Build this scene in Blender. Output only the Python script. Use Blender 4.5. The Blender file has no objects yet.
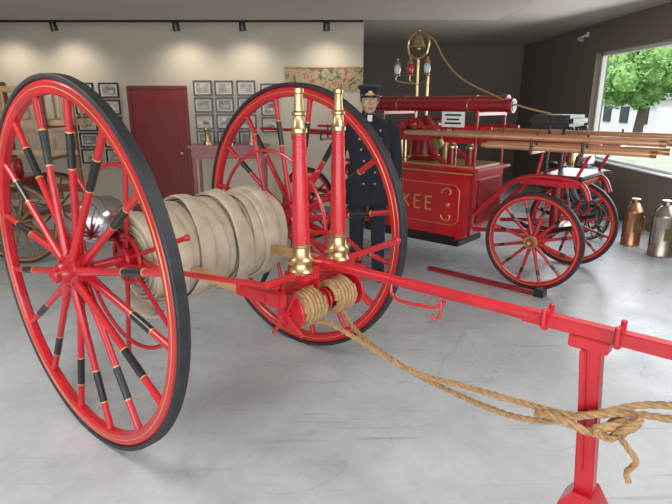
import bpy, bmesh, math, random
from mathutils import Vector, Matrix, Quaternion
random.seed(7)
S=bpy.context.scene
S.view_settings.view_transform='Standard'
S.view_settings.look='None'
PI=math.pi
# ---------------------------------------------------------------- materials
def mat(name,col,rough=.5,metal=0,coat=0,var=0.0,vscale=8,bump=0,bscale=60,sheen=0):
    m=bpy.data.materials.new(name);m.use_nodes=True
    nt=m.node_tree;b=nt.nodes['Principled BSDF']
    c=(*col,1)
    b.inputs['Base Color'].default_value=c
    b.inputs['Roughness'].default_value=rough
    b.inputs['Metallic'].default_value=metal
    b.inputs['Coat Weight'].default_value=coat
    b.inputs['Coat Roughness'].default_value=.08
    if sheen: b.inputs['Sheen Weight'].default_value=sheen
    tc=nt.nodes.new('ShaderNodeTexCoord')
    if var>0:
        n=nt.nodes.new('ShaderNodeTexNoise');n.inputs['Scale'].default_value=vscale;n.inputs['Detail'].default_value=6
        nt.links.new(tc.outputs['Object'],n.inputs['Vector'])
        r=nt.nodes.new('ShaderNodeValToRGB')
        r.color_ramp.elements[0].position=.3;r.color_ramp.elements[1].position=.7
        r.color_ramp.elements[0].color=tuple(max(0,x*(1-var)) for x in col)+(1,)
        r.color_ramp.elements[1].color=tuple(min(1,x*(1+var)) for x in col)+(1,)
        nt.links.new(n.outputs['Fac'],r.inputs['Fac']);nt.links.new(r.outputs['Color'],b.inputs['Base Color'])
    if bump>0:
        n2=nt.nodes.new('ShaderNodeTexNoise');n2.inputs['Scale'].default_value=bscale;n2.inputs['Detail'].default_value=4
        nt.links.new(tc.outputs['Object'],n2.inputs['Vector'])
        bp=nt.nodes.new('ShaderNodeBump');bp.inputs['Strength'].default_value=bump;bp.inputs['Distance'].default_value=.01
        nt.links.new(n2.outputs['Fac'],bp.inputs['Height']);nt.links.new(bp.outputs['Normal'],b.inputs['Normal'])
    return m
RED=mat('red_enamel',(.49,.011,.019),.32,coat=.35,var=.16,vscale=5)
DRED=mat('dark_red_enamel',(.26,.007,.012),.28,coat=.4,var=.15,vscale=4)
BLK=mat('black_enamel',(.012,.012,.013),.35,coat=.2)
TYRE=mat('black_rubber',(.022,.023,.026),.6,var=.3,vscale=20,bump=.2)
GOLD=mat('gold_leaf',(.66,.42,.14),.4,metal=.5)
BRASS=mat('polished_brass',(.60,.44,.23),.34,metal=1,var=.22,vscale=14)
STEELB=mat('tarnished_brass',(.50,.45,.38),.38,metal=1,var=.25)
COPPER=mat('copper',(.55,.27,.15),.36,metal=1,var=.2)
POLE=mat('copper_toned_pole',(.66,.33,.18),.3,metal=.45,coat=.4,var=.15,vscale=6)
CHROME=mat('nickel_plate',(.55,.56,.58),.16,metal=1)
WOOD=mat('varnished_ash',(.48,.27,.11),.4,coat=.3,var=.25,vscale=14)
PALEW=mat('ladder_wood',(.44,.27,.14),.5,var=.25,vscale=10)
BROWN=mat('brown_wood',(.20,.10,.05),.5,var=.3,vscale=10)
HOSE=mat('canvas_hose',(.52,.435,.325),.9,var=.16,vscale=11,bump=.45,bscale=180)
ROPE=mat('manila_rope',(.40,.24,.11),.9,var=.3,vscale=60,bump=.4,bscale=300)
NAVY=mat('navy_wool',(.014,.017,.028),.85,var=.2,vscale=30,bump=.2,bscale=300,sheen=.1)
SKIN=mat('mannequin_skin',(.62,.38,.27),.5,var=.06,vscale=12)
WHITE=mat('white_paint',(.8,.8,.78),.5)
DARK=mat('dark_metal',(.03,.03,.032),.45,metal=.5)
HAIR=mat('dark_hair',(.03,.02,.014),.7)
EYE=mat('eye_white',(.8,.78,.75),.3)
IRIS=mat('eye_iris',(.05,.06,.08),.2)
LIP=mat('lip',(.45,.16,.13),.5)
LEATH=mat('black_leather',(.02,.018,.018),.4,var=.3,vscale=20,bump=.3)
GLASSR=mat('red_lamp_glass',(.5,.02,.02),.1,coat=.5)
GLASSC=mat('clear_lamp_glass',(.55,.6,.6),.08,coat=.5)
# ---------------------------------------------------------------- mesh builder
def frame(ax):
    ax=Vector(ax).normalized()
    h=Vector((0,0,1)) if abs(ax.z)<.9 else Vector((1,0,0))
    a=ax.cross(h).normalized();b=ax.cross(a).normalized()
    return ax,a,b
class MB:
    def __init__(s): s.v=[];s.f=[];s.m=[];s.sm=[];s.mats=[]
    def mi(s,m):
        if m not in s.mats:s.mats.append(m)
        return s.mats.index(m)
    def add(s,vs,fs,m,smooth=True):
        o=len(s.v);s.v+= [Vector(v) for v in vs];k=s.mi(m)
        for f in fs: s.f.append([i+o for i in f]);s.m.append(k);s.sm.append(smooth)
    def tube(s,path,r,m,seg=10,caps=True,closed=False,sq=None):
        P=[Vector(p) for p in path];n=len(P)
        if not isinstance(r,(list,tuple)): r=[r]*n
        T=[]
        for i in range(n):
            if closed: d=P[(i+1)%n]-P[i-1]
            elif i==0:d=P[1]-P[0]
            elif i==n-1:d=P[-1]-P[-2]
            else:d=(P[i+1]-P[i]).normalized()+(P[i]-P[i-1]).normalized()
            T.append(d.normalized() if d.length>1e-9 else Vector((0,0,1)))
        _,a,b=frame(T[0]);vs=[];fs=[]
        for i in range(n):
            a=(a-T[i]*a.dot(T[i]))
            a=a.normalized() if a.length>1e-6 else frame(T[i])[1]
            b=T[i].cross(a)
            sa,sb=sq if sq else (1,1)
            for k in range(seg):
                t=2*PI*k/seg
                vs.append(P[i]+a*(math.cos(t)*r[i]*sa)+b*(math.sin(t)*r[i]*sb))
        for i in range(n if closed else n-1):
            j=(i+1)%n
            for k in range(seg):
                k2=(k+1)%seg
                fs.append([i*seg+k,i*seg+k2,j*seg+k2,j*seg+k])
        if caps and not closed:
            fs.append(list(range(seg))[::-1]);fs.append([(n-1)*seg+k for k in range(seg)])
        s.add(vs,fs,m)
    def lathe(s,prof,o,ax,m,seg=32,closed=False,smooth=True):
        ax,a,b=frame(ax);o=Vector(o);vs=[];fs=[];n=len(prof)
        for (r,h) in prof:
            for k in range(seg):
                t=2*PI*k/seg
                vs.append(o+ax*h+a*(r*math.cos(t))+b*(r*math.sin(t)))
        for i in range(n if closed else n-1):
            j=(i+1)%n
            for k in range(seg):
                k2=(k+1)%seg
                fs.append([i*seg+k,i*seg+k2,j*seg+k2,j*seg+k])
        if not closed:
            fs.append(list(range(seg))[::-1]);fs.append([(n-1)*seg+k for k in range(seg)])
        s.add(vs,fs,m,smooth)
    def cyl(s,p0,p1,r,m,seg=20):
        p0=Vector(p0);p1=Vector(p1);L=(p1-p0).length;c=min(r*.15,L*.2)
        s.lathe([(r-c,0),(r,c),(r,L-c),(r-c,L)],p0,p1-p0,m,seg)
    def ring(s,o,ax,R,r,hw,m,seg=72):
        c=min((R-r),hw*2)*.2
        s.lathe([(R-c,-hw),(R,-hw+c),(R,hw-c),(R-c,hw),(r+c,hw),(r,hw-c),(r,-hw+c),(r+c,-hw)],o,ax,m,seg,closed=True)
    def torus(s,o,ax,R,r,m,seg=64,ms=8):
        s.lathe([(R+r*math.cos(2*PI*k/ms),r*math.sin(2*PI*k/ms)) for k in range(ms)],o,ax,m,seg,closed=True)
    def sph(s,c,r,m,seg=20,ax=(0,0,1),sc=1):
        n=10
        s.lathe([(max(1e-4,r*math.sin(PI*i/n)),-sc*r*math.cos(PI*i/n)) for i in range(n+1)],c,ax,m,seg)
    def box(s,c,d,m,R=None,bev=.004,smooth=False):
        bm=bmesh.new();bmesh.ops.create_cube(bm,size=1)
        bmesh.ops.scale(bm,vec=Vector(d),verts=bm.verts)
        if bev>0: bmesh.ops.bevel(bm,geom=bm.edges[:],offset=min(bev,min(d)*.3),segments=2,affect='EDGES')
        M=Matrix.Translation(Vector(c))@(R.to_4x4() if R else Matrix.Identity(4))
        bm.verts.index_update()
        s.add([M@v.co for v in bm.verts],[[v.index for v in f.verts] for f in bm.faces],m,smooth);bm.free()
    def beam(s,p0,p1,w,h,m,bev=.004):
        p0=Vector(p0);p1=Vector(p1);d=p1-p0;x=d.normalized()
        up=Vector((0,0,1)) if abs(x.z)<.95 else Vector((1,0,0))
        y=up.cross(x).normalized();z=x.cross(y)
        s.box((p0+p1)/2,(d.length,w,h),m,Matrix((x,y,z)).transposed(),bev)
    def prism(s,poly,y0,y1,m):
        n=len(poly)
        vs=[(a,y0,b) for a,b in poly]+[(a,y1,b) for a,b in poly]
        fs=[list(range(n)),[n+i for i in range(n)][::-1]]+[[i,n+i,n+(i+1)%n,(i+1)%n] for i in range(n)]
        s.add(vs,fs,m,False)
    def loft(s,secs,m,seg=28,p=2.0):
        vs=[];fs=[];n=len(secs)
        for z,cx,cy,hw,hd in secs:
            for k in range(seg):
                t=2*PI*k/seg;c=math.cos(t);q=math.sin(t)
                vs.append((cx+hw*math.copysign(abs(c)**(2/p),c),cy+hd*math.copysign(abs(q)**(2/p),q),z))
        for i in range(n-1):
            for k in range(seg):
                k2=(k+1)%seg;fs.append([i*seg+k,i*seg+k2,(i+1)*seg+k2,(i+1)*seg+k])
        fs.append(list(range(seg))[::-1]);fs.append([(n-1)*seg+k for k in range(seg)])
        s.add(vs,fs,m)
    def build(s,name,parent=None,loc=None,rot=None,remesh=0,smooth_it=0):
        me=bpy.data.meshes.new(name);me.from_pydata([tuple(v) for v in s.v],[],s.f)
        for m in s.mats: me.materials.append(m)
        me.polygons.foreach_set('material_index',s.m);me.polygons.foreach_set('use_smooth',s.sm)
        me.update()
        bm=bmesh.new();bm.from_mesh(me);bmesh.ops.recalc_face_normals(bm,faces=bm.faces[:]);bm.to_mesh(me);bm.free()
        o=bpy.data.objects.new(name,me);bpy.context.collection.objects.link(o)
        if parent:o.parent=parent
        if loc:o.location=loc
        if rot is not None:o.rotation_euler=(0,0,rot)
        if remesh:
            r=o.modifiers.new('remesh','REMESH');r.mode='VOXEL';r.voxel_size=remesh;r.use_smooth_shade=True
            if smooth_it:
                q=o.modifiers.new('smooth','SMOOTH');q.factor=.5;q.iterations=smooth_it
        else:
            try:
                me.set_sharp_from_angle(angle=math.radians(42))
            except Exception: pass
        return o
def empty(name,loc,rz=0,parent=None):
    e=bpy.data.objects.new(name,None);bpy.context.collection.objects.link(e);e.location=loc;e.rotation_euler=(0,0,rz);e.empty_display_size=.1
    if parent:e.parent=parent
    return e
def crv(pts,n=12):
    P=[Vector(p) for p in pts];out=[];N=len(P)
    for i in range(N-1):
        p0=P[i-1] if i>0 else P[0];p1=P[i];p2=P[i+1];p3=P[i+2] if i+2<N else P[-1]
        for k in range(n):
            t=k/n
            out.append(.5*((2*p1)+(p2-p0)*t+(2*p0-5*p1+4*p2-p3)*t*t+(3*p1-p0-3*p2+p3)*t**3))
    out.append(P[-1])
    return out
def resample(P,step):
    out=[P[0]];acc=0
    for a,b in zip(P,P[1:]):
        L=(b-a).length
        if L<1e-9: continue
        d=step-acc
        while d<=L:
            out.append(a+(b-a)*(d/L));d+=step
        acc=(acc+L)%step
    return out
def rope(B,pts,r,m=ROPE,n=14):
    P=resample(crv(pts,n),r*.75)
    if len(P)<4:return
    T=(P[1]-P[0]).normalized();_,a,b=frame(T)
    F=[]
    for i in range(len(P)):
        T=(P[min(i+1,len(P)-1)]-P[max(i-1,0)]).normalized()
        a=(a-T*a.dot(T)).normalized();F.append((a.copy(),T.cross(a)))
    for s in range(3):
        Q=[P[i]+F[i][0]*(math.cos(i*.55+s*2.094)*r*.52)+F[i][1]*(math.sin(i*.55+s*2.094)*r*.52) for i in range(len(P))]
        B.tube(Q,r*.55,m,seg=6)
def wheel(B,c,R,out=-1,ns=16,tw=.026,fel=.062,tyre=.022,sr=.019,hubr=.085,hublen=.2,band=True,paint=RED,capm=None,stag=.02,hw=.024,bandr=(.58,.80)):
    c=Vector(c);Y=Vector((0,1,0))
    B.ring(c,Y,R,R-tyre,tw,TYRE,96)
    B.ring(c,Y,R-tyre,R-tyre-fel,hw,paint,96)
    for sgn in (-1,1):
        B.torus(c+Y*(sgn*(hw+.0005)),Y,R-tyre-fel*.5,.0022,GOLD,96,5)
    hl=hublen/2
    pr=[(hubr*.45,-hl),(hubr*.5,-hl*.95),(hubr*.55,-hl*.55),(hubr*.95,-hl*.45),(hubr,-hl*.4),(hubr,hl*.4),(hubr*.95,hl*.45),(hubr*.55,hl*.55),(hubr*.5,hl*.95),(hubr*.45,hl)]
    B.lathe(pr,c,Y,paint,28)
    oc=c+Y*(out*hl)
    B.lathe([(hubr*.42,0),(hubr*.42,.02),(hubr*.3,.03),(.001,.034)],oc,Y*out,capm or paint,20)
    for k in range(8):
        t=2*PI*k/8
        B.cyl(c+Vector((math.cos(t)*hubr*.75,out*(hl*.44),math.sin(t)*hubr*.75)),c+Vector((math.cos(t)*hubr*.75,out*(hl*.44+.012),math.sin(t)*hubr*.75)),.007,paint,6)
    for k in range(ns):
        t=2*PI*(k+.5)/ns;d=Vector((math.cos(t),0,math.sin(t)));off=Y*((stag if k%2 else -stag))
        p0=c+d*(hubr*.8)+off;p1=c+d*(R-tyre-fel+.004)
        L=p1-p0
        def at(q): return p0+L*q
        B.tube([at(0),at(.12),at(.3),at(.9),at(1)],[sr*1.15,sr*1.15,sr*.9,sr*.82,sr*.95],paint,seg=10)
        if band:
            a0,a1=bandr
            B.tube([at(a0),at(a1)],sr*.93,BLK,seg=10)
            for q in (a0,a1): B.tube([at(q-.004),at(q+.004)],sr*.97,GOLD,seg=10)
# ================================================================ HOSE CART
CART=empty('hose_reel_cart',(-.731,2.847,0),-.7042)
R=.857;G=.714
for nm,y,o in (('wheel_near',-G,-1),('wheel_far',G,1)):
    B=MB();wheel(B,(0,y,R),R,out=o,ns=16,hublen=.15,sr=.0185,hubr=.088);B.build(nm,CART)
B=MB()
B.cyl((0,-G+.07,R),(0,G-.07,R),.022,RED)
for y in (-.27,.27):
    B.beam((-.45,y,.80),(.86,y,.80),.035,.05,WOOD)
    B.beam((.62,y,.80),(.90,y,.80),.045,.06,RED)
    B.box((0,y,.83),(.09,.05,.10),RED)
for y in (-.5,.5):
    B.beam((0,y,R-.02),(.88,y*.55,.86),.022,.022,RED)
B.beam((-.45,-.29,.80),(-.45,.29,.80),.04,.04,RED)
B.tube([(.87,-.33,.88),(.87,.60,.88)],.016,RED)
B.beam((.80,-.30,.80),(.80,.30,.80),.04,.035,RED)
B.sph((.87,.61,.88),.022,RED)
B.tube(crv([(.30,.5,.86),(.6,.45,.9),(.87,.3,.88)]),.012,RED)
B.build('chassis',CART)
B=MB()
def reel(B,y,Rh,ext,n=6,ph=.3):
    c=Vector((0,y,R));B.torus(c,(0,1,0),Rh,.0105,RED,80,8)
    B.torus(c,(0,1,0),.12,.012,RED,40,8)
    B.lathe([(.05,-.03),(.06,-.02),(.06,.02),(.05,.03)],c,(0,1,0),RED,24)
    for k in range(n):
        t=2*PI*k/n+ph;d=Vector((math.cos(t),0,math.sin(t)))
        B.tube([c+d*.04,c+d*(Rh+ext)],.0115,RED)
        B.sph(c+d*(Rh+ext),.015,RED,10)
reel(B,-.46,.46,.10,6,.35);reel(B,.50,.46,.08,6,.75)
for k in range(6):
    t=2*PI*k/6+.35;B.tube([(math.cos(t)*.10,-.46,R+math.sin(t)*.10),(math.cos(t)*.10,.5,R+math.sin(t)*.10)],.01,RED)
B.tube([(.16,-.46,R+.02),(.34,-.50,R+.03)],.012,RED)
B.build('reel',CART)
# hose: flattened double-jacket canvas wound in layers
B=MB()
def hosering(B,yc,rr,w,tilt,ph,sag,th=.0075,seg=96,wob=.004,tw0=.05):
    prof=[];ns=14
    for k in range(ns):
        t=2*PI*k/ns;prof.append((math.copysign(abs(math.cos(t))**.6,math.cos(t))*w/2,math.copysign(abs(math.sin(t))**.8,math.sin(t))*th))
    vs=[];fs=[]
    for i in range(seg):
        a=2*PI*i/seg
        r0=rr+wob*math.sin(3*a+ph)+wob*.4*math.sin(7*a+2*ph)
        y0=yc+tilt*math.sin(a+ph)+.002*math.sin(5*a+ph)
        tw=tw0*math.sin(2*a+ph)
        for (py,pr) in prof:
            yy=y0+py*math.cos(tw)-pr*math.sin(tw);r=r0+pr*math.cos(tw)+py*math.sin(tw)
            z=math.sin(a)*r;x=math.cos(a)*r
            if z<0: z*=1+sag
            vs.append((x,yy,R+z))
    for i in range(seg):
        j=(i+1)%seg
        for k in range(ns):
            k2=(k+1)%ns;fs.append([i*ns+k,i*ns+k2,j*ns+k2,j*ns+k])
    B.add(vs,fs,HOSE)
dr=(-.022,.010,-.004,.014,-.008,.012,-.002,.010,-.020)
for i in range(9):
    yc=-.375+i*.0945
    top=.240+dr[i]
    for l in range(7):
        hosering(B,yc+random.uniform(-.008,.008),top-l*.0195,.092 if l==0 else .090,(.010 if l else .020)*(1 if i%2 else -1),.4+i*.5,.04+.01*(i%3),th=.0095,wob=.0025 if l else .005,tw0=.03 if l else .10)
hosering(B,-.335,.262,.088,.030,1.2,.26,th=.009,wob=.005,tw0=.10)
hosering(B,-.14,.262,.088,-.034,2.2,.05,th=.009,wob=.005,tw0=.10)
hosering(B,.10,.262,.088,.034,4.2,.05,th=.009,wob=.005,tw0=.10)
hosering(B,.29,.258,.088,-.028,3.0,.05,th=.009,wob=.005,tw0=.10)
B.build('rolled_canvas_hose',CART)
B=MB()
gc=Vector((-.10,-.53,1.05));ga=Vector((.25,-.9,.1))
B.lathe([(.115,0),(.118,.01),(.112,.04),(.09,.08),(.05,.105),(.015,.113),(.001,.115)],gc,ga,CHROME,36)
B.lathe([(.11,-.08),(.115,-.07),(.115,0)],gc,ga,CHROME,36)
B.cyl((-.10,-.47,1.05),(-.02,-.42,.86),.012,RED)
B.build('signal_gong',CART)
B=MB()
B.cyl((.84,-.24,.705),(.84,.27,.705),.014,RED)
for y,rr in ((-.17,.085),(.02,.055),(.05,.055),(.25,.085)):
    B.ring((.84,y,.705),(0,1,0),rr,.012,.007,RED,40)
for y0,n in ((-.13,7),(.085,7)):
    B.cyl((.84,y0-.03,.705),(.84,y0+.14,.705),.04,RED)
    P=[]
    for i in range(n*20+1):
        a=2*PI*i/20;P.append(Vector((.84+.062*math.cos(a),y0-.012+i/20*.0205,.705+.062*math.sin(a))))
    B.tube(P,.0115,ROPE,seg=7)
    P=[Vector((.84+.078*math.cos(2*PI*i/20+1),y0+.0+i/20*.022,.705+.078*math.sin(2*PI*i/20+1))) for i in range(5*20)]
    B.tube(P,.0105,ROPE,seg=7)
for y in (-.2,.275):
    for k in range(4):
        t=PI/4+k*PI/2+.2
        B.tube([(.84,y,.705),(.84+.13*math.cos(t),y-.01,.705+.13*math.sin(t))],.008,RED)
for y in (-.225,.0,.265):
    B.beam((.84,y,.69),(.84,y,.86),.015,.03,RED)
B.build('rope_spool',CART)
for i,y in enumerate((-.125,.12)):
    B=MB();o=(.87,y,.885)
    B.lathe([(.052,0),(.054,.012),(.046,.02),(.043,.045),(.050,.05),(.052,.062),(.040,.075),(.037,.115),(.041,.12),(.041,.128),(.034,.133)],o,(0,0,1),BRASS,28)
    B.lathe([(.036,.13),(.0355,.2),(.031,.45),(.0275,.595)],o,(0,0,1),RED,24)
    for h in [.13+.0115*k for k in range(40)]:
        rr=.0362-(h-.13)*.0185
        B.torus((o[0],o[1],o[2]+h),(0,0,1),rr-.001,.0024,RED,20,5)
    B.lathe([(.028,.59),(.033,.595),(.033,.61),(.025,.618),(.022,.66),(.029,.665),(.029,.673),(.021,.68),(.016,.745),(.021,.75),(.021,.765),(.012,.768)],o,(0,0,1),BRASS,24)
    B.box((o[0],o[1],o[2]-.008),(.12,.10,.03),RED)
    for s in (-1,1):
        B.tube([(o[0],o[1]+s*.05,o[2]+.055),(o[0],o[1]+s*.085,o[2]+.06)],[.009,.007],BRASS)
    B.build('play_pipe_%d'%(i+1),CART)
B=MB()
zp=.905
B.tube([(.80,0,.89),(.95,0,zp)],[.03,.026],RED,seg=14)
B.tube([(.93,0,zp),(1.85,0,zp)],[.021,.0225],RED,seg=14)
B.beam((1.80,0,zp),(2.75,0,zp),.042,.045,RED)
for x in (1.88,2.10):
    B.box((x,0,zp),(.022,.06,.062),RED)
    B.cyl((x,-.036,zp-.012),(x,-.036,zp+.045),.009,RED,10)
    B.cyl((x,.036,zp-.012),(x,.036,zp+.045),.009,RED,10)
B.tube([(x,0,zp-.015) for x in (1.84,2.14)],.012,RED)
B.tube(crv([(1.27,-.02,zp-.01),(1.28,-.03,zp-.05),(1.33,-.035,zp-.065),(1.45,-.035,zp-.058),(1.50,-.03,zp-.04),(1.515,-.03,zp-.02)]),.007,RED)
B.tube(crv([(1.50,-.03,zp-.02),(1.505,-.035,zp-.05),(1.50,-.04,zp-.085),(1.485,-.045,zp-.095),(1.47,-.045,zp-.08)]),.006,RED)
B.build('draw_pole',CART)
B=MB()
lx,ly=2.03,0
B.box((lx-.01,ly,zp-.042),(.12,.055,.04),RED)
B.beam((lx,ly,zp-.05),(lx+.04,ly,.31),.05,.06,RED)
B.beam((lx-.02,ly-.032,zp-.06),(lx+.02,ly-.032,.42),.012,.02,RED)
B.prism([(lx+.01,.34),(lx+.07,.34),(lx+.11,.275),(lx+.11,.26),(lx-.03,.26),(lx-.03,.275)],-.05,.05,RED)
B.cyl((lx+.04,0,.26),(lx+.04,0,.02),.024,RED)
B.lathe([(.09,0),(.09,.008),(.04,.02),(.026,.05)],(lx+.04,0,0),(0,0,1),RED,28)
B.build('prop_stand',CART)
B=MB()
rope(B,[(.84,-.03,.625),(.95,-.02,.63),(1.1,-.02,.60),(1.38,-.02,.545),(1.62,-.03,.57),(1.85,-.05,.60),(2.03,-.065,.635),(2.2,-.02,.72),(2.42,0,.78)],.0115)
rope(B,[(.90,.12,.64),(1.02,.06,.60),(1.2,.02,.555),(1.45,-.01,.525),(1.74,-.04,.525),(1.92,-.07,.57),(2.06,-.07,.65),(2.2,-.03,.69),(2.45,0,.72)],.0115)
rope(B,[(1.9,-.06,.585),(1.95,-.085,.615),(2.02,-.09,.61),(2.09,-.07,.6),(2.13,-.03,.64),(2.16,-.05,.66),(2.13,-.085,.65),(2.09,-.09,.625),(2.13,-.07,.60),(2.2,-.04,.67)],.0135)
rope(B,[(2.12,-.05,.62),(2.16,-.09,.65),(2.20,-.07,.69),(2.19,-.04,.68),(2.15,-.06,.63),(2.18,-.085,.60),(2.21,-.08,.56),(2.19,-.075,.51),(2.20,-.07,.47)],.0095)
B.build('drag_rope',CART)
# ================================================================ HAND PUMPER
ENG=empty('hand_pumper_fire_engine',(2.04,4.825,0),-.722)
for nm,x,y,o,rr in (('front_wheel_near',0,-.5,-1,.43),('front_wheel_far',0,.5,1,.43),('rear_wheel_near',-2.72,-.5,-1,.43),('rear_wheel_far',-2.72,.5,1,.43)):
    B=MB();wheel(B,(x,y,rr),rr,out=o,ns=12,tw=.024,fel=.04,tyre=.024,sr=.0155,hubr=.055,hublen=.16,capm=BRASS,stag=.006,hw=.02,band=True,bandr=(.62,.80))
    B.ring((x,y+o*.045,rr),(0,1,0),.062,.03,.012,BRASS,32)
    B.build(nm,ENG)
B=MB()
for x,z in ((0,.43),(-2.72,.43)): B.beam((x,-.44,z),(x,.44,z),.05,.05,RED)
body=[(-2.22,.96),(-2.22,.42),(-2.14,.30),(-2.0,.25),(-.86,.25),(-.74,.30),(-.66,.42),(-.66,.96)]
B.prism(body,-.36,.26,RED)
B.box((-1.43,-.05,.975),(1.66,.72,.03),RED,bev=.008)
B.box((-1.43,-.05,.995),(1.5,.60,.02),WOOD)
B.box((-1.42,-.37,.28),(1.2,.03,.05),BLK)
B.box((-1.44,-.37,.935),(1.54,.015,.012),GOLD)
B.box((-1.42,-.05,.22),(1.2,.5,.06),BLK)
for x in (-2.2,-.68): B.box((x,-.363,.64),(.03,.02,.62),DRED)
B.box((-1.44,-.364,.62),(1.36,.012,.50),RED,bev=.004)
B.box((-.655,-.05,.66),(.012,.46,.44),DRED)
def goldrect(B,x0,x1,z0,z1,y,r=.0035):
    k=.05
    P=[(x0+k,y,z0),(x1-k,y,z0),(x1,y,z0+k),(x1,y,z1-k),(x1-k,y,z1),(x0+k,y,z1),(x0,y,z1-k),(x0,y,z0+k)]
    B.tube([Vector(p) for p in P],r,GOLD,seg=6,closed=True)
goldrect(B,-2.07,-.80,.42,.82,-.372)
for cx,f in ((-.92,-1),(-1.95,1)):
    for sz in (-1,1):
        P=[(cx+f*(.075-.016*a)*math.cos(a),-.373,.62+sz*.11+sz*(.075-.016*a)*math.sin(a)) for a in [i*.3 for i in range(14)]]
        B.tube([Vector(p) for p in P],.0065,GOLD,seg=6)
    B.sph((cx,-.373,.62),.022,GOLD,12,(0,-1,0),.4)
ST_={'A':[((-.5,0),(0,1)),((0,1),(.5,0)),((-.25,.4),(.25,.4))],'U':[((-.45,1),(-.45,.2)),((-.45,.2),(0,0)),((0,0),(.45,.2)),((.45,.2),(.45,1))],
 'K':[((-.4,0),(-.4,1)),((-.4,.45),(.45,1)),((-.2,.55),(.45,0))],'E':[((-.4,0),(-.4,1)),((-.4,1),(.45,1)),((-.4,.52),(.3,.52)),((-.4,0),(.45,0))],
 'W':[((-.6,1),(-.3,0)),((-.3,0),(0,.7)),((0,.7),(.3,0)),((.3,0),(.6,1))]}
word='WAUKEE';n=len(word)
for i,ch in enumerate(word):
    cx=-1.14-(n-1-i)*.135
    for (a,b_),(c,d) in ST_[ch]:
        B.beam((cx+a*.08,-.374,.55+b_*.13),(cx+c*.08,-.374,.55+d*.13),.008,.016,GOLD,bev=.001)
for y in (-.30,.30):
    B.tube(crv([(-2.9,y,.55),(-2.72,y,.57),(-2.4,y,.52),(-2.15,y,.42)]),.026,RED)
    B.tube(crv([(-.66,y,.55),(-.48,y,.74),(-.25,y,.93),(.05,y,.97),(.28,y,.93),(.36,y,.80)]),.024,RED)
    B.tube(crv([(-.66,y,.40),(-.35,y,.44),(0,y,.47)]),.02,RED)
B.box((.02,0,.92),(.5,.66,.05),RED)
B.lathe([(.2,0),(.2,.03),(.05,.04),(.05,.40)],(0,0,.48),(0,0,1),DRED,32)
for x0 in (0,-2.72):
  for y in (-.33,.33):
    for k in range(3):
        B.tube(crv([(x0-.26,y,.55+k*.012),(x0,y,.475+k*.018),(x0+.26,y,.55+k*.012)]),.008,BLK,seg=6)
B.box((.12,0,.98),(.34,.62,.03),BLK)
B.build('body_and_frame',ENG)
B=MB()
DX=-.5
B.lathe([(.16,0),(.17,.02),(.15,.04),(.15,.28),(.16,.30),(.13,.36),(.06,.42),(.03,.46)],(-.95+DX,0,1.0),(0,0,1),DRED,36)
B.torus((-.95+DX,0,1.05),(0,0,1),.155,.008,BRASS,40);B.torus((-.95+DX,0,1.29),(0,0,1),.158,.008,BRASS,40)
for x in (-1.25+DX,-.68+DX):
    B.cyl((x,0,1.0),(x,0,1.24),.06,BRASS);B.cyl((x,0,1.24),(x,0,1.38),.015,CHROME)
for y in (-.24,.24):
    B.tube(crv([(-1.35+DX,y,1.0),(-1.2+DX,y,1.12),(-1.05+DX,y,1.38),(-.95+DX,y,1.42),(-.85+DX,y,1.38),(-.7+DX,y,1.12),(-.55+DX,y,1.0)]),.02,RED)
    B.cyl((-.95+DX,y-.03,1.35),(-.95+DX,y+.03,1.35),.04,BRASS)
B.cyl((-.95+DX,-.34,1.35),(-.95+DX,.34,1.35),.022,DARK)
B.cyl((-.95+DX,0,1.45),(-.95+DX,0,1.86),.016,BRASS)
for x in (-1.0,-.80):
    B.cyl((x,-.2,1.0),(x,-.2,1.16),.045,DRED);B.lathe([(.05,0),(.05,.02),(.02,.04),(.012,.09)],(x,-.2,1.16),(0,0,1),BRASS,20)
B.lathe([(.06,0),(.062,.02),(.04,.03)],(-1.05,-.38,1.22),(0,-1,0),BRASS,28)
B.cyl((-1.05,-.38,1.22),(-1.05,-.30,1.22),.014,BRASS)
B.build('pump_mechanism',ENG)
B=MB()
for y in (-.30,.30):
    B.beam((-2.9,y,1.26),(.40,y,1.24),.035,.06,RED)
    B.beam((-2.2,y,1.36),(-.55,y,1.36),.03,.03,RED)
B.tube([(-2.2,-.46,1.31),(-.4,-.46,1.30)],.017,RED)
for (y,z,x0,x1) in ((-.53,1.31,-1.35,.88),(-.58,1.235,-.50,.84),(-.47,1.25,-.5,.90),(-.42,1.315,-1.3,.93),(.50,1.31,-1.5,1.0),(.56,1.24,-.5,1.0),(.44,1.25,-.5,.98)):
    B.tube([(x0,y,z),(x0+.05,y,z),(x1-.05,y,z),(x1,y,z)],[.020,.0235,.0235,.020],POLE,seg=14)
    B.tube([(x1-.03,y,z),(x1+.015,y,z)],.026,COPPER,seg=14)
for y,z in ((-.52,1.28),(.52,1.28)):
    B.tube([(-3.5,y,z),(-1.9,y,z)],.018,RED,seg=12)
for x in (-2.85,-2.4,-.05,.35):
    for s in (-1,1):
        B.beam((x,s*.30,1.20),(x,s*.62,1.20),.03,.03,RED)
        B.cyl((x,s*.615,1.19),(x,s*.615,1.30),.010,BLK,10)
        B.cyl((x,s*.50,1.19),(x,s*.50,1.36),.009,BLK,10)
for s in (-1,1):
    B.tube(crv([(.36,s*.3,1.24),(.30,s*.3,1.12),(.24,s*.3,.98)]),.014,RED)
    B.tube([(-.05,s*.3,1.26),(-.10,s*.3,.95)],.014,RED)
B.build('pump_brakes',ENG)
B=MB()
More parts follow.
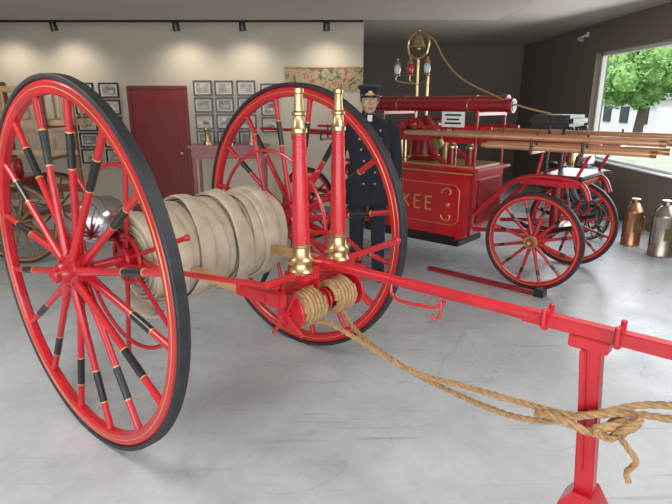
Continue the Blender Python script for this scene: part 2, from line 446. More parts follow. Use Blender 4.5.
for y,z,xe in ((-.28,1.565,-.40),(-.13,1.60,-.52)):
    B.tube([(-1.98,y,z),(xe,y,z)],.055,DRED,seg=20)
    for x in (-1.98,xe):
        B.lathe([(.062,-.03),(.064,-.02),(.064,.02),(.062,.03)],(x,y,z),(1,0,0),DRED,24)
        B.lathe([(.045,0),(.045,.005)],(x+.03,y,z),(1,0,0),BLK,24)
    for x in (-1.6,-.8): B.torus((x,y,z),(1,0,0),.057,.006,BRASS,28)
for x in (-1.75,-.68):
    B.beam((x,-.36,1.49),(x,.26,1.49),.03,.03,RED)
    for y in (-.34,.24): B.cyl((x,y,.98),(x,y,1.52),.012,RED,12)
B.build('suction_hoses',ENG)
B=MB()
bx=-1.56
B.lathe([(.075,0),(.07,.012),(.05,.05),(.04,.09),(.025,.115),(.008,.125)],(bx+.05,-.1,2.13),(0,0,1),BRASS,32)
B.tube(crv([(bx-.06,-.1,2.07),(bx-.07,-.1,2.2),(bx+.05,-.1,2.28),(bx+.17,-.1,2.2),(bx+.15,-.1,2.07)]),.010,BRASS)
B.tube(crv([(bx-.06,-.1,2.07),(bx+.05,-.1,2.02),(bx+.15,-.1,2.07)]),.012,BRASS)
B.cyl((bx+.05,-.1,1.0),(bx+.05,-.1,2.03),.014,BRASS,12)
B.sph((bx+.05,-.1,2.12),.016,BRASS)
B.sph((bx+.05,-.1,2.29),.018,BRASS)
for dx in (-.16,.0,.20):
    x=bx+dx;y=-.16;z=1.86
    B.lathe([(.03,0),(.034,.01),(.02,.02)],(x,y,z),(0,0,1),BRASS,20)
    B.lathe([(.025,.02),(.034,.05),(.032,.09),(.02,.11)],(x,y,z),(0,0,1),GLASSC if dx else GLASSR,20)
    B.lathe([(.036,.11),(.026,.13),(.012,.15),(.012,.17)],(x,y,z),(0,0,1),BRASS,20)
    B.tube(crv([(x,y,z),(x,y,z-.05),(bx+.05,-.1,z-.09)]),.007,BRASS)
B.build('bell_and_lamps',ENG)
B=MB()
rope(B,[(bx+.15,-.1,2.24),(bx+.24,-.1,2.18),(bx+.36,-.1,2.0),(bx+.58,-.15,1.82),(bx+.9,-.2,1.68),(bx+1.25,-.25,1.56),(bx+1.5,-.20,1.50)],.008)
B.build('bell_rope',ENG)
B=MB()
B.box((-.06,-.02,1.44),(.38,.44,.10),LEATH,bev=.03)
for y in (-.2,.16): B.cyl((-.06,y,.95),(-.06,y,1.40),.014,BLK)
for y in (-.2,.16): B.beam((-.24,y,1.385),(.14,y,1.385),.025,.02,BLK)
B.build('driver_seat',ENG)
B=MB()
sx=-.90
B.box((sx,-.40,1.44),(.24,.008,.14),WHITE,bev=.001)
for dz,w in ((.04,.17),(.0,.13),(-.035,.17)): B.box((sx,-.405,1.44+dz),(w,.004,.016),BLK,bev=0)
B.cyl((sx,-.395,1.31),(sx,-.395,1.37),.006,DARK,8)
B.build('sign_card',ENG)
B=MB()
B.beam((-.95,-.62,.02),(.15,-.64,.02),.05,.035,DRED)
B.box((.16,-.63,.035),(.08,.10,.07),DARK)
B.build('wheel_chock_bar',ENG)
# ================================================================ MANNEQUIN
MAN=empty('fireman_mannequin',(.29,4.78,0),.03)
B=MB()
B.loft([(.70,0,.01,.205,.14),(.74,0,.01,.205,.14),(.88,0,.01,.192,.135),(1.0,0,.005,.172,.122),(1.08,0,0,.165,.115),(1.2,0,-.005,.183,.125),(1.32,0,-.003,.20,.125),(1.39,0,.005,.205,.11),(1.43,0,.012,.175,.095),(1.465,0,.015,.11,.075),(1.49,0,.015,.068,.064),(1.515,0,.012,.06,.06)],NAVY,36,2.3)
for s in (-1,1):
    B.tube(crv([(s*.16,.012,1.405),(s*.205,.012,1.385),(s*.232,.015,1.30),(s*.252,.02,1.15),(s*.262,.0,1.02),(s*.262,-.03,.92),(s*.26,-.045,.865)],4),
      [ .055,.056,.0565,.057,.0575,.058,.0585,.058,.057,.056,.055,.054,.053,.052,.050,.049,.047,.046,.045,.044,.043,.043,.043,.043,.043],NAVY,16)
B.build('coat',MAN,remesh=.009,smooth_it=6)
B=MB()
B.loft([(.72,0,.01,.165,.11),(.86,0,.01,.16,.11),(.95,0,.01,.15,.105)],NAVY)
for s in (-1,1):
    B.tube([(s*.085,.01,.86),(s*.092,.008,.66),(s*.098,.0,.5),(s*.103,.01,.3),(s*.108,.015,.10),(s*.108,.01,.045)],[.092,.084,.070,.064,.06,.064],NAVY,20)
B.build('trousers',MAN,remesh=.010,smooth_it=4)
B=MB()
for s in (-1,1):
    x=s*.112
    B.loft([(0,x,-.05,.045,.145),(.02,x,-.05,.048,.148),(.045,x,-.045,.045,.138),(.07,x,-.02,.04,.105),(.09,x,.01,.038,.06),(.12,x,.015,.036,.045)],LEATH,24,2.4)
B.build('shoes',MAN)
B=MB()
def cy(z):
    T=[(.70,-.13),(.88,-.125),(1.0,-.117),(1.08,-.115),(1.2,-.13),(1.32,-.128),(1.39,-.105),(1.45,-.07)]
    for (a,b),(c,d) in zip(T,T[1:]):
        if z<=c: return b+(d-b)*(z-a)/(c-a)
    return -.065
for s in (-1,1):
    for z in (.90,1.0,1.10,1.20,1.29,1.36):
        x=s*(.05+(.025 if z>1.15 else 0)+(.015 if z>1.28 else 0))
        B.sph((x,cy(z)-.0+.012*(abs(x)/.09),z),.0115,BRASS,12,(0,-1,0),.6)
    B.tube(crv([(s*.02,cy(1.33)-.002,1.33),(s*.075,cy(1.37)+.004,1.40),(s*.06,-.05,1.46),(s*.055,.0,1.495)]),.013,NAVY,8,sq=(1,.6))
    for h,rr in ((.885,.0452),(.905,.0455)):
        B.torus((s*.2605,-.04+(h-.885)*.8,h),(0,-.3,1),rr,.003,GOLD,28,6)
    for k in range(3): B.sph((s*.262+s*.02,-.078,.90+.02*k),.006,BRASS,8)
B.tube([(.012,cy(.72)-.004,.72),(.012,cy(.9)-.004,.9),(.012,cy(1.08)-.004,1.08),(.02,cy(1.2)-.004,1.2),(.045,cy(1.34)-.002,1.34)],.003,BLK,6)
B.lathe([(.061,0),(.066,.01),(.063,.038)],(0,.012,1.485),(0,-.08,1),NAVY,28)
B.prism([(-.02,1.44),(0,1.40),(.02,1.44),(.02,1.49),(-.02,1.49)],-.078,-.07,WHITE)
for s in (-1,1): B.sph((s*.04,-.062,1.50),.007,BRASS,8)
B.build('coat_trim',MAN)
B=MB()
hz=1.50
B.loft([(1.44,0,.015,.052,.052),(1.50,0,.012,.050,.052),(1.53,0,.008,.050,.06)],SKIN,24)
B.loft([(hz+.000,0,-.045,.018,.020),(hz+.010,0,-.040,.034,.038),(hz+.03,0,-.022,.050,.066),(hz+.06,0,-.008,.061,.083),(hz+.09,0,.002,.067,.090),(hz+.12,0,.006,.072,.093),(hz+.15,0,.008,.074,.093),(hz+.18,0,.01,.070,.088),(hz+.205,0,.012,.058,.074),(hz+.225,0,.012,.038,.05),(hz+.233,0,.012,.015,.02)],SKIN,32)
B.tube([(0,-.088,hz+.125),(0,-.098,hz+.105),(0,-.110,hz+.083),(0,-.098,hz+.076)],[.009,.010,.0135,.010],SKIN,12)
for s in (-1,1):
    B.sph((s*.011,-.095,hz+.080),.009,SKIN,10)
    B.sph((s*.040,-.066,hz+.075),.022,SKIN,12)
    B.tube([(s*.012,-.088,hz+.134),(s*.030,-.086,hz+.138),(s*.050,-.070,hz+.132)],.0075,SKIN,8)
    B.tube(crv([(s*.070,.0,hz+.085),(s*.078,.004,hz+.10),(s*.082,.012,hz+.125),(s*.078,.018,hz+.135),(s*.073,.02,hz+.10),(s*.070,.006,hz+.083)]),.0065,SKIN,8)
B.sph((0,-.062,hz+.018),.018,SKIN,14)
B.tube([(-.020,-.084,hz+.052),(0,-.092,hz+.054),(.020,-.084,hz+.052)],.0065,SKIN,8)
B.tube([(-.017,-.082,hz+.042),(0,-.089,hz+.041),(.017,-.082,hz+.042)],.0065,SKIN,8)
B.build('head',MAN,remesh=.0042,smooth_it=3)
B=MB()
for s in (-1,1):
    c=Vector((s*.031,-.078,hz+.117))
    B.sph(c,.0125,EYE,16);B.sph(c+Vector((0,-.0085,0)),.0062,IRIS,12)
    B.tube(crv([(s*.016,-.089,hz+.118),(s*.031,-.0925,hz+.125),(s*.046,-.084,hz+.118)]),.0028,SKIN,6)
    B.tube(crv([(s*.014,-.096,hz+.136),(s*.032,-.094,hz+.143),(s*.052,-.078,hz+.135)]),.0042,HAIR,6)
B.tube(crv([(-.021,-.0875,hz+.048),(-.006,-.096,hz+.051),(0,-.0955,hz+.049),(.006,-.096,hz+.051),(.021,-.0875,hz+.048)]),.0042,LIP,8)
B.tube(crv([(-.017,-.087,hz+.043),(0,-.095,hz+.0405),(.017,-.087,hz+.043)]),.0048,LIP,8)
B.build('face_features',MAN)
B=MB()
B.loft([(hz+.07,0,.045,.058,.052),(hz+.10,0,.032,.071,.072),(hz+.13,0,.024,.0765,.084),(hz+.16,0,.018,.078,.09),(hz+.19,0,.014,.072,.088)],HAIR,28)
for s in (-1,1): B.tube([(s*.073,-.02,hz+.16),(s*.071,-.022,hz+.10)],[.010,.006],HAIR,8)
B.build('hair',MAN)
B=MB()
B.lathe([(.080,0),(.0835,.004),(.0835,.036),(.081,.040)],(0,.008,hz+.150),(0,-.10,1),NAVY,40)
B.lathe([(.081,.0),(.098,.022),(.104,.034),(.100,.044),(.07,.050),(.001,.052)],(0,.004,hz+.189),(0,-.12,1),NAVY,40)
B.torus((0,.007,hz+.158),(0,-.10,1),.0835,.0035,GOLD,40,6)
vs=[];fs=[]
for i in range(17):
    t=-PI*.36+PI*.72*i/16;d=Vector((math.sin(t),-math.cos(t),0))
    e=.045*math.cos(t*1.35)+.003
    p=Vector((0,.008,hz+.156))+d*.081;q=Vector((0,.008,hz+.156-.020))+d*(.081+max(e,.004))
    vs+=[p,q,q-Vector((0,0,.004)),p-Vector((0,0,.004))]
for i in range(16):
    for k in range(4): fs.append([i*4+k,i*4+(k+1)%4,(i+1)*4+(k+1)%4,(i+1)*4+k])
B.add(vs,fs,BLK)
B.lathe([(.018,0),(.016,.004),(.001,.007)],(0,-.080,hz+.180),(0,-1,.0),GOLD,20)
B.build('peaked_cap',MAN)
def hand(B,s):
    w=Vector((s*.26,-.047,.872))
    def P(a,b,c): return w+Vector((s*a,b,c))
    B.loft([(.775,w.x+s*.0,w.y-.012,.016,.038),(.80,w.x,w.y-.012,.017,.041),(.83,w.x,w.y-.008,.017,.038),(.855,w.x,w.y-.003,.020,.029),(.885,w.x,w.y,.024,.027),(.90,w.x,w.y+.005,.024,.027)],SKIN,18,2.2)
    L=(.062,.072,.068,.052)
    for k in range(4):
        y=-.040+.0185*k;l=L[k]
        b=P(0,y+.0,-.095)
        B.tube([b+Vector((0,0,.02)),b,b+Vector((-s*.006,-.002,-l*.42)),b+Vector((-s*.020,-.004,-l*.75)),b+Vector((-s*.036,-.004,-l*.93))],[.0085,.0088,.0082,.0074,.0058],SKIN,10)
    B.tube([P(0,-.028,-.035),P(-.008,-.048,-.055),P(-.014,-.058,-.080),P(-.018,-.060,-.104)],[.013,.012,.0095,.007],SKIN,10)
for s,n in ((-1,'hand_right'),(1,'hand_left')):
    B=MB();hand(B,s);B.build(n,MAN,remesh=.0032,smooth_it=2)
# ================================================================ LADDER WAGON (left, behind)
LW=empty('ladder_wagon',(-3.75,5.6,0),0)
B=MB()
for x in (-1.2,.55):
    for y,o in ((-.38,-1),(.38,1)):
        wheel(B,(x,y,.42),.42,out=o,ns=12,fel=.035,tyre=.02,sr=.014,hubr=.05,hublen=.14,stag=.006,capm=DARK,paint=BROWN,band=False)
    B.beam((x,-.33,.42),(x,.33,.42),.05,.05,BROWN)
B.build('wheels',LW)
B=MB()
for y in (-.24,.24): B.beam((-1.7,y,.68),(.95,y,.68),.06,.08,BROWN)
for x in (-1.5,-.6,.2,.9):
    B.beam((x,-.32,.72),(x,.32,.72),.05,.04,BROWN)
    for y in (-.30,.30): B.beam((x,y,.70),(x,y,1.80),.045,.045,BROWN)
    B.beam((x,-.32,1.36),(x,.32,1.36),.04,.03,BROWN)
    B.beam((x,-.32,1.05),(x,.32,1.05),.04,.03,BROWN)
for x in (-1.2,.55):
    for y in (-.24,.24): B.beam((x,y,.42),(x,y,.68),.04,.05,BROWN)
B.box((-.4,0,.80),(1.9,.5,.10),DRED)
B.build('frame',LW)
B=MB()
for y in (-.22,0.0,.20):
    for z in (1.40,1.72): B.beam((-1.9,y,z),(1.15,y,z),.03,.055,PALEW)
    for k in range(11): B.cyl((-1.75+k*.28,y,1.42),(-1.75+k*.28,y,1.70),.014,PALEW,10)
for z in (1.08,1.28): B.beam((-1.9,.1,z),(1.0,.1,z),.03,.055,PALEW)
for k in range(10): B.cyl((-1.75+k*.28,.1,1.08),(-1.75+k*.28,.1,1.28),.014,PALEW,10)
B.build('ladders',LW)
B=MB()
for i in range(3):
    B.lathe([(.09,0),(.1,.02),(.1,.16),(.085,.19)],(-.2+i*.3,-.1,.85),(0,0,1),(DRED,BLK,DRED)[i],24)
B.build('buckets',LW)
B=MB()
B.box((0,0,1.02),(1.05,.42,.04),DRED,bev=.006)
B.box((0,0,.93),(.98,.36,.14),DRED)
for x in (-.46,.46):
    for y in (-.15,.15): B.beam((x,y,0),(x,y,.88),.04,.04,DRED)
B.beam((-.46,0,.25),(.46,0,.25),.03,.03,DRED)
for i,m in enumerate((BRASS,CHROME,STEELB)):
    B.lathe([(.06,0),(.06,.03),(.03,.05),(.03,.16),(.045,.2),(.02,.22)],(-.3+i*.3,0,1.04),(0,0,1),m,20)
B.build('display_table',None,(-1.45,7.35,0))
# ================================================================ EXTINGUISHERS etc. at the right
def ext(name,x,y,r,h,m):
    B=MB()
    B.lathe([(r*1.02,0),(r*1.06,.015),(r,.03),(r,h*.70),(r*1.03,h*.71),(r*1.03,h*.73),(r*.95,h*.76),(r*.55,h*.88),(r*.32,h*.92),(r*.32,h*.97),(r*.42,h*.975),(r*.42,h),(r*.2,h*1.01)],(0,0,0),(0,0,1),m,36)
    B.torus((0,0,h*.99),(0,0,1),r*.42,.008,BRASS,28)
    B.tube(crv([(r*.95,0,h*.62),(r*1.35,0,h*.58),(r*1.4,0,h*.4),(r*1.3,0,h*.25),(r*.95,0,h*.22)]),.009,m)
    B.tube(crv([(-r*.3,0,h*.93),(-r*.9,-.02,h*.9),(-r*1.2,-.02,h*.7),(-r*1.15,-.02,h*.2)]),.008,BLK)
    B.box((0,-r,h*.42),(r*.9,.006,h*.22),BRASS)
    B.build(name,None,(x,y,0))
ext('fire_extinguisher',3.50,5.50,.12,.60,STEELB)
ext('fire_extinguisher.001',3.42,5.95,.10,.54,COPPER)
HC=empty('hose_coil_stand',(3.05,6.35,0),-.3)
B=MB()
for y,o in ((-.2,-1),(.2,1)): wheel(B,(0,y,.24),.24,out=o,ns=8,fel=.02,tyre=.018,sr=.009,hubr=.03,hublen=.08,stag=0,band=False,paint=BLK,hw=.012,tw=.015)
B.cyl((0,-.2,.24),(0,.2,.24),.014,BLK)
B.tube(crv([(0,-.15,.24),(-.2,-.15,.5),(-.35,-.15,.85),(-.33,0,.9),(-.35,.15,.85),(-.2,.15,.5),(0,.15,.24)]),.014,BLK)
B.tube(crv([(.1,-.15,.24),(.2,-.15,.05),(.2,0,.02),(.2,.15,.05),(.1,.15,.24)]),.012,BLK)
GH=mat('grey_rubber_hose',(.22,.24,.26),.5)
for k in range(6):
    B.torus((.0,-.10+.04*k,.62),(0,1,0),.17+.008*(k%2),.021,GH,40,10)
B.cyl((0,-.14,.62),(0,.14,.62),.13,DARK)
B.beam((0,-.15,.24),(0,-.15,.64),.02,.02,BLK);B.beam((0,.15,.24),(0,.15,.64),.02,.02,BLK)
B.build('stand',HC)
B=MB()
for x in (-.5,.5):
    for y in (-.16,.16): B.beam((x,y,0),(x,y,.66),.03,.03,BLK)
B.box((0,0,.69),(1.2,.42,.06),LEATH,bev=.02)
B.beam((-.5,0,.2),(.5,0,.2),.025,.025,BLK)
for x in(-.5,.5): B.beam((x,-.16,.2),(x,.16,.2),.025,.025,BLK)
B.lathe([(.12,0),(.13,.02),(.12,.14),(.06,.2),(.02,.22)],(-.2,0,.72),(0,0,1),CHROME,28)
B.lathe([(.07,0),(.07,.2),(.05,.24)],(.2,0,.72),(0,0,1),BRASS,28)
B.build('display_bench',None,(3.45,7.6,0),rot=PI/2)
# ================================================================ ROOM
FL=bpy.data.materials.new('concrete_floor');FL.use_nodes=True
nt=FL.node_tree;b=nt.nodes['Principled BSDF'];L=nt.links.new
tc=nt.nodes.new('ShaderNodeTexCoord')
def noise(sc,det=8,dist=0,rough=.6):
    n=nt.nodes.new('ShaderNodeTexNoise');n.inputs['Scale'].default_value=sc;n.inputs['Detail'].default_value=det;n.inputs['Distortion'].default_value=dist;n.inputs['Roughness'].default_value=rough
    L(tc.outputs['Object'],n.inputs['Vector']);return n
def ramp(src,stops):
    r=nt.nodes.new('ShaderNodeValToRGB');e=r.color_ramp.elements
    e[0].position,e[0].color=stops[0][0],(*stops[0][1],1);e[1].position,e[1].color=stops[-1][0],(*stops[-1][1],1)
    for p,c in stops[1:-1]:
        q=e.new(p);q.color=(*c,1)
    L(src,r.inputs['Fac']);return r
def mult(a,bb,fac=1):
    m=nt.nodes.new('ShaderNodeMix');m.data_type='RGBA';m.blend_type='MULTIPLY';m.inputs['Factor'].default_value=fac
    L(a,m.inputs['A']);L(bb,m.inputs['B']);return m.outputs['Result']
w1=(1,1,1)
base=ramp(noise(1.5,12,.3,.68).outputs['Fac'],[(.36,(.45,.475,.495)),(.5,(.51,.535,.55)),(.62,(.57,.59,.60))])
fine=ramp(noise(9,10,.2,.7).outputs['Fac'],[(.36,(.90,.91,.92)),(.56,w1)])
mask=ramp(noise(.8,3).outputs['Fac'],[(.46,(0,0,0)),(.56,w1)])
cr=ramp(noise(.9,2,.5).outputs['Fac'],[(.4945,w1),(.4975,(.6,.62,.65)),(.4985,(.6,.62,.65)),(.5015,w1)])
crm=nt.nodes.new('ShaderNodeMix');crm.data_type='RGBA';L(mask.outputs['Color'],crm.inputs['Factor']);crm.inputs['A'].default_value=(1,1,1,1);L(cr.outputs['Color'],crm.inputs['B'])
col=mult(mult(base.outputs['Color'],crm.outputs['Result'],.9),fine.outputs['Color'],.9)
for rot,sx,sy,scale,lo,dk in ((.5,1,16,1.7,.60,.74),(-.9,1,20,1.4,.61,.75),(1.7,1,12,1.2,.62,.80)):
    mp=nt.nodes.new('ShaderNodeMapping');mp.inputs['Rotation'].default_value=(0,0,rot);mp.inputs['Scale'].default_value=(sx,sy,1);L(tc.outputs['Object'],mp.inputs['Vector'])
    sn=noise(scale,3,.4,.5);L(mp.outputs['Vector'],sn.inputs['Vector'])
    sc=ramp(sn.outputs['Fac'],[(lo,w1),(lo+.05,(dk,dk+.015,dk+.03)),(lo+.10,(dk,dk+.015,dk+.03))])
    m2=ramp(noise(1.1+rot*.2,2).outputs['Fac'],[(.48,(0,0,0)),(.58,w1)])
    mm=nt.nodes.new('ShaderNodeMix');mm.data_type='RGBA';L(m2.outputs['Color'],mm.inputs['Factor']);mm.inputs['A'].default_value=(1,1,1,1);L(sc.outputs['Color'],mm.inputs['B'])
    col=mult(col,mm.outputs['Result'],.65)
L(col,b.inputs['Base Color'])
rr=ramp(noise(3,6).outputs['Fac'],[(.3,(.24,)*3),(.7,(.42,)*3)]);L(rr.outputs['Color'],b.inputs['Roughness'])
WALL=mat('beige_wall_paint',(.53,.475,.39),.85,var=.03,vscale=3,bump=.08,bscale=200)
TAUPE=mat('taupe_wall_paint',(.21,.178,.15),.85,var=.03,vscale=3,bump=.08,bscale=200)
CEIL=mat('ceiling_paint',(.46,.41,.355),.9,var=.02,vscale=3)
SOFF=mat('soffit_paint',(.54,.49,.425),.9,var=.02,vscale=3)
def slab(name,x0,x1,y0,y1,z0,z1,m):
    B=MB();B.box((0,0,0),(x1-x0,y1-y0,z1-z0),m,bev=0)
    return B.build(name,None,((x0+x1)/2,(y0+y1)/2,(z0+z1)/2))
XL,XR,YB,YD,YF,HC_=-6.5,4.0,7.8,12.0,-3.0,2.75
slab('floor',XL-.2,XR+.2,YF,YD+.2,-.1,0,FL)
slab('ceiling',XL-.2,XR+.2,YF,YD+.2,HC_,HC_+.1,CEIL)
slab('wall_back',XL,.38,YB,YB+.15,0,HC_,WALL)
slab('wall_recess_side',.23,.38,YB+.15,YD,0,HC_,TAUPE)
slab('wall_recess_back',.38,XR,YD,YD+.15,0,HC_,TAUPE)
slab('wall_left',XL-.15,XL,YF,YB+.15,0,HC_,WALL)
slab('soffit',XL,1.95,YF,6.9,2.55,HC_,SOFF)
WY0,WY1,WZ0,WZ1=4.6,8.64,.72,2.32
B=MB()
def bb(x0,x1,y0,y1,z0,z1,m): B.box(((x0+x1)/2,(y0+y1)/2,(z0+z1)/2),(x1-x0,y1-y0,z1-z0),m,bev=0)
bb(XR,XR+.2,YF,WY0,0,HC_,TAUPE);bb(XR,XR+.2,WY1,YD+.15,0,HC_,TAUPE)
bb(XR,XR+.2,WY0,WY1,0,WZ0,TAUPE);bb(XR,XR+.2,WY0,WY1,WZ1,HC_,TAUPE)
B.build('wall_right')
B=MB()
f=.05
for z in (WZ0+f/2,WZ1-f/2): B.box((XR+.12,(WY0+WY1)/2,z),(.07,WY1-WY0,f),WHITE)
for y in (WY0+f/2,WY1-f/2): B.box((XR+.12,y,(WZ0+WZ1)/2),(.07,f,WZ1-WZ0),WHITE)
B.box((XR+.05,(WY0+WY1)/2,WZ0+.01),(.16,WY1-WY0,.02),WHITE)
B.build('window_1')
B=MB()
B.box((0,0,.88),(.74,.03,1.76),mat('red_door_paint',(.21,.014,.016),.5),bev=.004)
FR=mat('door_frame_paint',(.19,.02,.018),.5)
for x in (-.395,.395): B.box((x,-.0,.89),(.05,.05,1.78),FR)
B.box((0,-.0,1.79),(.84,.05,.05),FR)
for zz in (.45,1.25): B.box((0,-.017,zz),(.5,.008,.55),FR)
B.sph((.30,-.05,.88),.03,BRASS);B.cyl((.30,-.05,.88),(.30,-.01,.88),.012,BRASS)
B.build('door_1',None,(-2.52,7.772,0))
for nm,x0,x1 in (('baseboard_back',XL,-2.95),('baseboard_back_centre',-2.09,.38)):
    slab(nm,x0,x1,7.78,7.80,0,.1,TAUPE)
PRT=[mat('print_%d'%i,c,.6,var=.6,vscale=9+3*i) for i,c in enumerate([(.40,.38,.34),(.28,.27,.25),(.46,.42,.35),(.20,.20,.20)])]
MATB=mat('mat_board',(.60,.57,.51),.8)
def gallery(name,cells):
    B=MB()
    for i,(x,z,w,h) in enumerate(cells):
        t=.02
        B.box((x,7.785,z+h/2),(w,.025,t),BLK,bev=.002);B.box((x,7.785,z-h/2),(w,.025,t),BLK,bev=.002)
        for s in(-1,1): B.box((x+s*w/2,7.785,z),(t,.025,h+t),BLK,bev=.002)
        B.box((x,7.791,z),(w-.01,.012,h-.01),MATB,bev=0)
        B.box((x,7.787,z),(w-.075,.014,h-.065),PRT[i%4],bev=0)
        B.box((x+.02*((i%3)-1),7.7795,z-.02),(w*.35,.004,h*.22),PRT[(i+1)%4],bev=0)
    B.build(name)
def ux(u): return (u-336)/528.6*7.52
def vz(v): return 1.6+(101.8-v)/528.6*7.6
cells=[]
for u in (204,225,247):
    for v in (89,105,121,137): cells.append((ux(u),vz(v),.24,.185))
cells+=[(ux(270),vz(v),.23,.19) for v in (92,108,124)]
gallery('framed_photographs',cells)
cells=[(ux(u),vz(v),.26,.185) for u in (86,111) for v in (91,107,123,139,155)]
gallery('framed_photographs.001',cells)
BN=bpy.data.materials.new('painted_banner');BN.use_nodes=True;nt=BN.node_tree;b=nt.nodes['Principled BSDF'];L=nt.links.new
tc=nt.nodes.new('ShaderNodeTexCoord')
r=ramp(noise(5,6,1.5).outputs['Fac'],[(.36,(.04,.08,.05)),(.45,(.14,.17,.10)),(.5,(.38,.29,.18)),(.56,(.40,.30,.19)),(.63,(.30,.09,.04))])
L(r.outputs['Color'],b.inputs['Base Color']);b.inputs['Roughness'].default_value=.8
B=MB()
B.prism([(-.54,.14),(-.54,-.12),(-.42,-.17),(-.2,-.14),(.0,-.19),(.2,-.14),(.42,-.17),(.54,-.12),(.54,.14)],-.006,.012,BN)
B.tube([(-.55,-.005,.145),(.55,-.005,.145)],.012,WOOD)
B.build('painted_banner',None,(ux(324),7.785,vz(80)))
TR=empty('track_lighting',(0,0,0))
B=MB();B.box((-2.6,7.35,2.60),(5.9,.04,.035),BLK)
for x in (-5.3,-3,-.2): B.cyl((x,7.35,2.60),(x,7.35,2.75),.012,BLK)
B.build('rail',TR)
sp=bpy.data.lights.new('spot','SPOT');sp.energy=21;sp.color=(1,.90,.76);sp.spot_size=math.radians(130);sp.spot_blend=1;sp.shadow_soft_size=.08
for x in (-4.45,-3.62,-2.05,-1.2,-.12):
    B=MB();ax=Vector((0,.40,-.85)).normalized();p=Vector((x,7.30,2.54))
    B.lathe([(.03,-.05),(.04,-.04),(.045,.05),(.05,.06),(.042,.055)],p,ax,BLK,20);B.cyl(p,p+Vector((0,.03,.06)),.012,BLK)
    B.build('head_%d'%int(abs(x)*100),TR)
    o=bpy.data.objects.new('spot_lamp',sp);bpy.context.collection.objects.link(o);o.parent=TR;o.location=p+ax*.09;o.rotation_euler=ax.to_track_quat('-Z','Y').to_euler()
B=MB()
B.box((0,0,0),(.02,.08,.08),WHITE);B.tube([(0,0,0),(-.08,0,-.03)],.014,WHITE);B.cyl((-.08,.09,-.05),(-.13,-.12,-.08),.035,WHITE);B.cyl((-.128,-.11,-.079),(-.132,-.125,-.081),.028,BLK)
B.build('security_camera',None,(3.985,9.0,2.62))
# ================================================================ OUTSIDE
GR=mat('grass_lawn',(.34,.38,.28),.9,var=.3,vscale=2)
slab('lawn',XR+.25,60,-20,60,-.5,-.4,GR)
LEAF=mat('tree_leaves',(.20,.37,.11),.8,var=.45,vscale=3)
BARK=mat('tree_bark',(.10,.07,.05),.9,var=.3,vscale=10)
def tree(name,x,y,h,r,n):
    B=MB();B.tube([(0,0,0),(.1,0,h*.3),(0,.1,h*.6)],[.25,.2,.1],BARK,10)
    for k in range(6):
        a=k*1.05;B.tube([(0,0,h*.35),(math.cos(a)*r*.5,math.sin(a)*r*.5,h*.65)],[.1,.04],BARK,6)
    cl=[]
    for k in range(26):
        a=random.uniform(0,2*PI);q=r*math.sqrt(random.random())*.8;cl.append((math.cos(a)*q,math.sin(a)*q,h*.60+random.uniform(-.24,.34)*h*.9*(1-q/r*.6),random.uniform(.5,.9)*r*.36))
    vs=[];fs=[]
    for i in range(n):
        cx,cy_,cz,cr_=random.choice(cl)
        d=Vector((random.gauss(0,1),random.gauss(0,1),random.gauss(0,1))).normalized()*cr_*random.uniform(.75,1.08)
        p=Vector((cx,cy_,cz))+d;s=random.uniform(.08,.15)
        u=Vector((random.gauss(0,1),random.gauss(0,1),random.gauss(0,1))).normalized();w=u.orthogonal().normalized()
        o=len(vs);vs+=[p-u*s,p+w*s*.5,p+u*s,p-w*s*.5];fs.append([o,o+1,o+2,o+3])
    B.add(vs,fs,LEAF,False)
    for cx,cy_,cz,cr_ in cl: B.sph((cx,cy_,cz),cr_*.8,LEAF,10)
    B.build(name,None,(x,y,-.37))
tree('oak_tree',15.0,27,5.0,2.7,9000)
tree('oak_tree.001',30,50,7,4.5,4000)
ST=mat('grey_siding',(.58,.59,.60),.8,var=.08);RF=mat('roof_shingle',(.34,.34,.35),.9,var=.2,vscale=5)
B=MB();B.box((0,0,1.1),(9,7,2.2),ST);B.prism([(-4.8,2.15),(-3,3.0),(3,3.0),(4.8,2.15)],-3.7,3.7,RF)
for y in (-2.2,0,2.2): B.box((-4.52,y,1.2),(.08,1,1),DARK)
for x in (-3,-1,1,3): B.box((x,-3.52,1.2),(1,.08,1),DARK)
B.build('neighbour_house',None,(23.0,35,-.398))
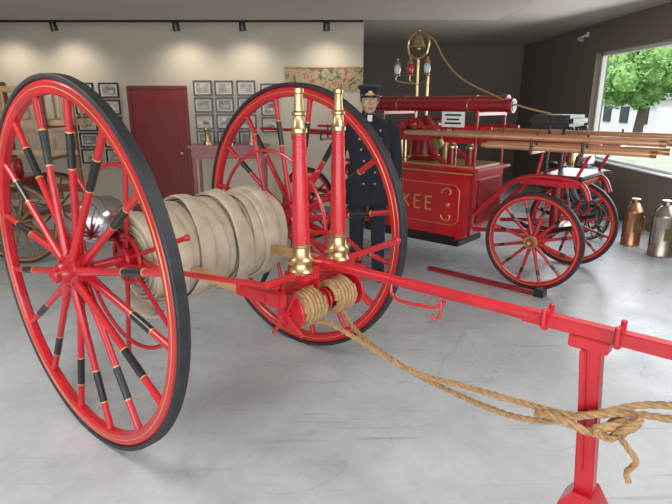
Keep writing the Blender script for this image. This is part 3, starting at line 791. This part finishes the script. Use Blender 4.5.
# ================================================================ LIGHT
W=bpy.data.worlds.new('w');S.world=W;W.use_nodes=True
bg=W.node_tree.nodes['Background']
sky=W.node_tree.nodes.new('ShaderNodeTexSky')
try:
    sky.sky_type='NISHITA';sky.sun_disc=False;sky.sun_elevation=math.radians(50);sky.sun_rotation=math.radians(160);sky.dust_density=3;sky.air_density=1.0
except Exception: pass
mx=W.node_tree.nodes.new('ShaderNodeMix');mx.data_type='RGBA';mx.inputs['Factor'].default_value=.75
W.node_tree.links.new(sky.outputs['Color'],mx.inputs['A']);mx.inputs['B'].default_value=(6,6.4,7,1)
W.node_tree.links.new(mx.outputs['Result'],bg.inputs['Color']);bg.inputs['Strength'].default_value=.27
su=bpy.data.lights.new('sun','SUN');su.energy=4.0;su.angle=.1;su.color=(1,.96,.9)
o=bpy.data.objects.new('sun',su);bpy.context.collection.objects.link(o);o.rotation_euler=Vector((.45,.45,-1)).to_track_quat('-Z','Y').to_euler()
def area(name,loc,tgt,sx,sy,e,col):
    l=bpy.data.lights.new(name,'AREA');l.shape='RECTANGLE';l.size=sx;l.size_y=sy;l.energy=e;l.color=col
    o=bpy.data.objects.new(name,l);bpy.context.collection.objects.link(o);o.location=loc
    o.rotation_euler=(Vector(tgt)-Vector(loc)).to_track_quat('-Z','Y').to_euler();return o
area('front_fill',(-1,-2.9,1.5),(-1,6,1.0),9,2.4,240,(.90,.96,1))  # added fill lamp behind the camera, brightens the room from its open front
area('window_daylight',(3.9,6.6,1.6),(-2,5,.6),3.8,1.5,75,(.93,.97,1))
area('overhead_fill',(1.2,1.5,2.5),(1.2,1.5,0),1.2,1.2,40,(1,.98,.96))  # overhead fill added to brighten the interior, no fixture modelled
area('overhead_fill_2',(-2.6,2.2,2.5),(-2.6,2.2,0),1.2,1.2,46,(1,.98,.96))  # second added overhead fill, brightens the left side
# ================================================================ CAMERA
cd=bpy.data.cameras.new('camera');cd.sensor_width=36;cd.lens=528.64/672*36;cd.clip_end=300;cd.clip_start=.02
cam=bpy.data.objects.new('camera',cd);bpy.context.collection.objects.link(cam)
cam.location=(0,0,1.6);cam.rotation_euler=(PI/2-.277,0,0);S.camera=cam
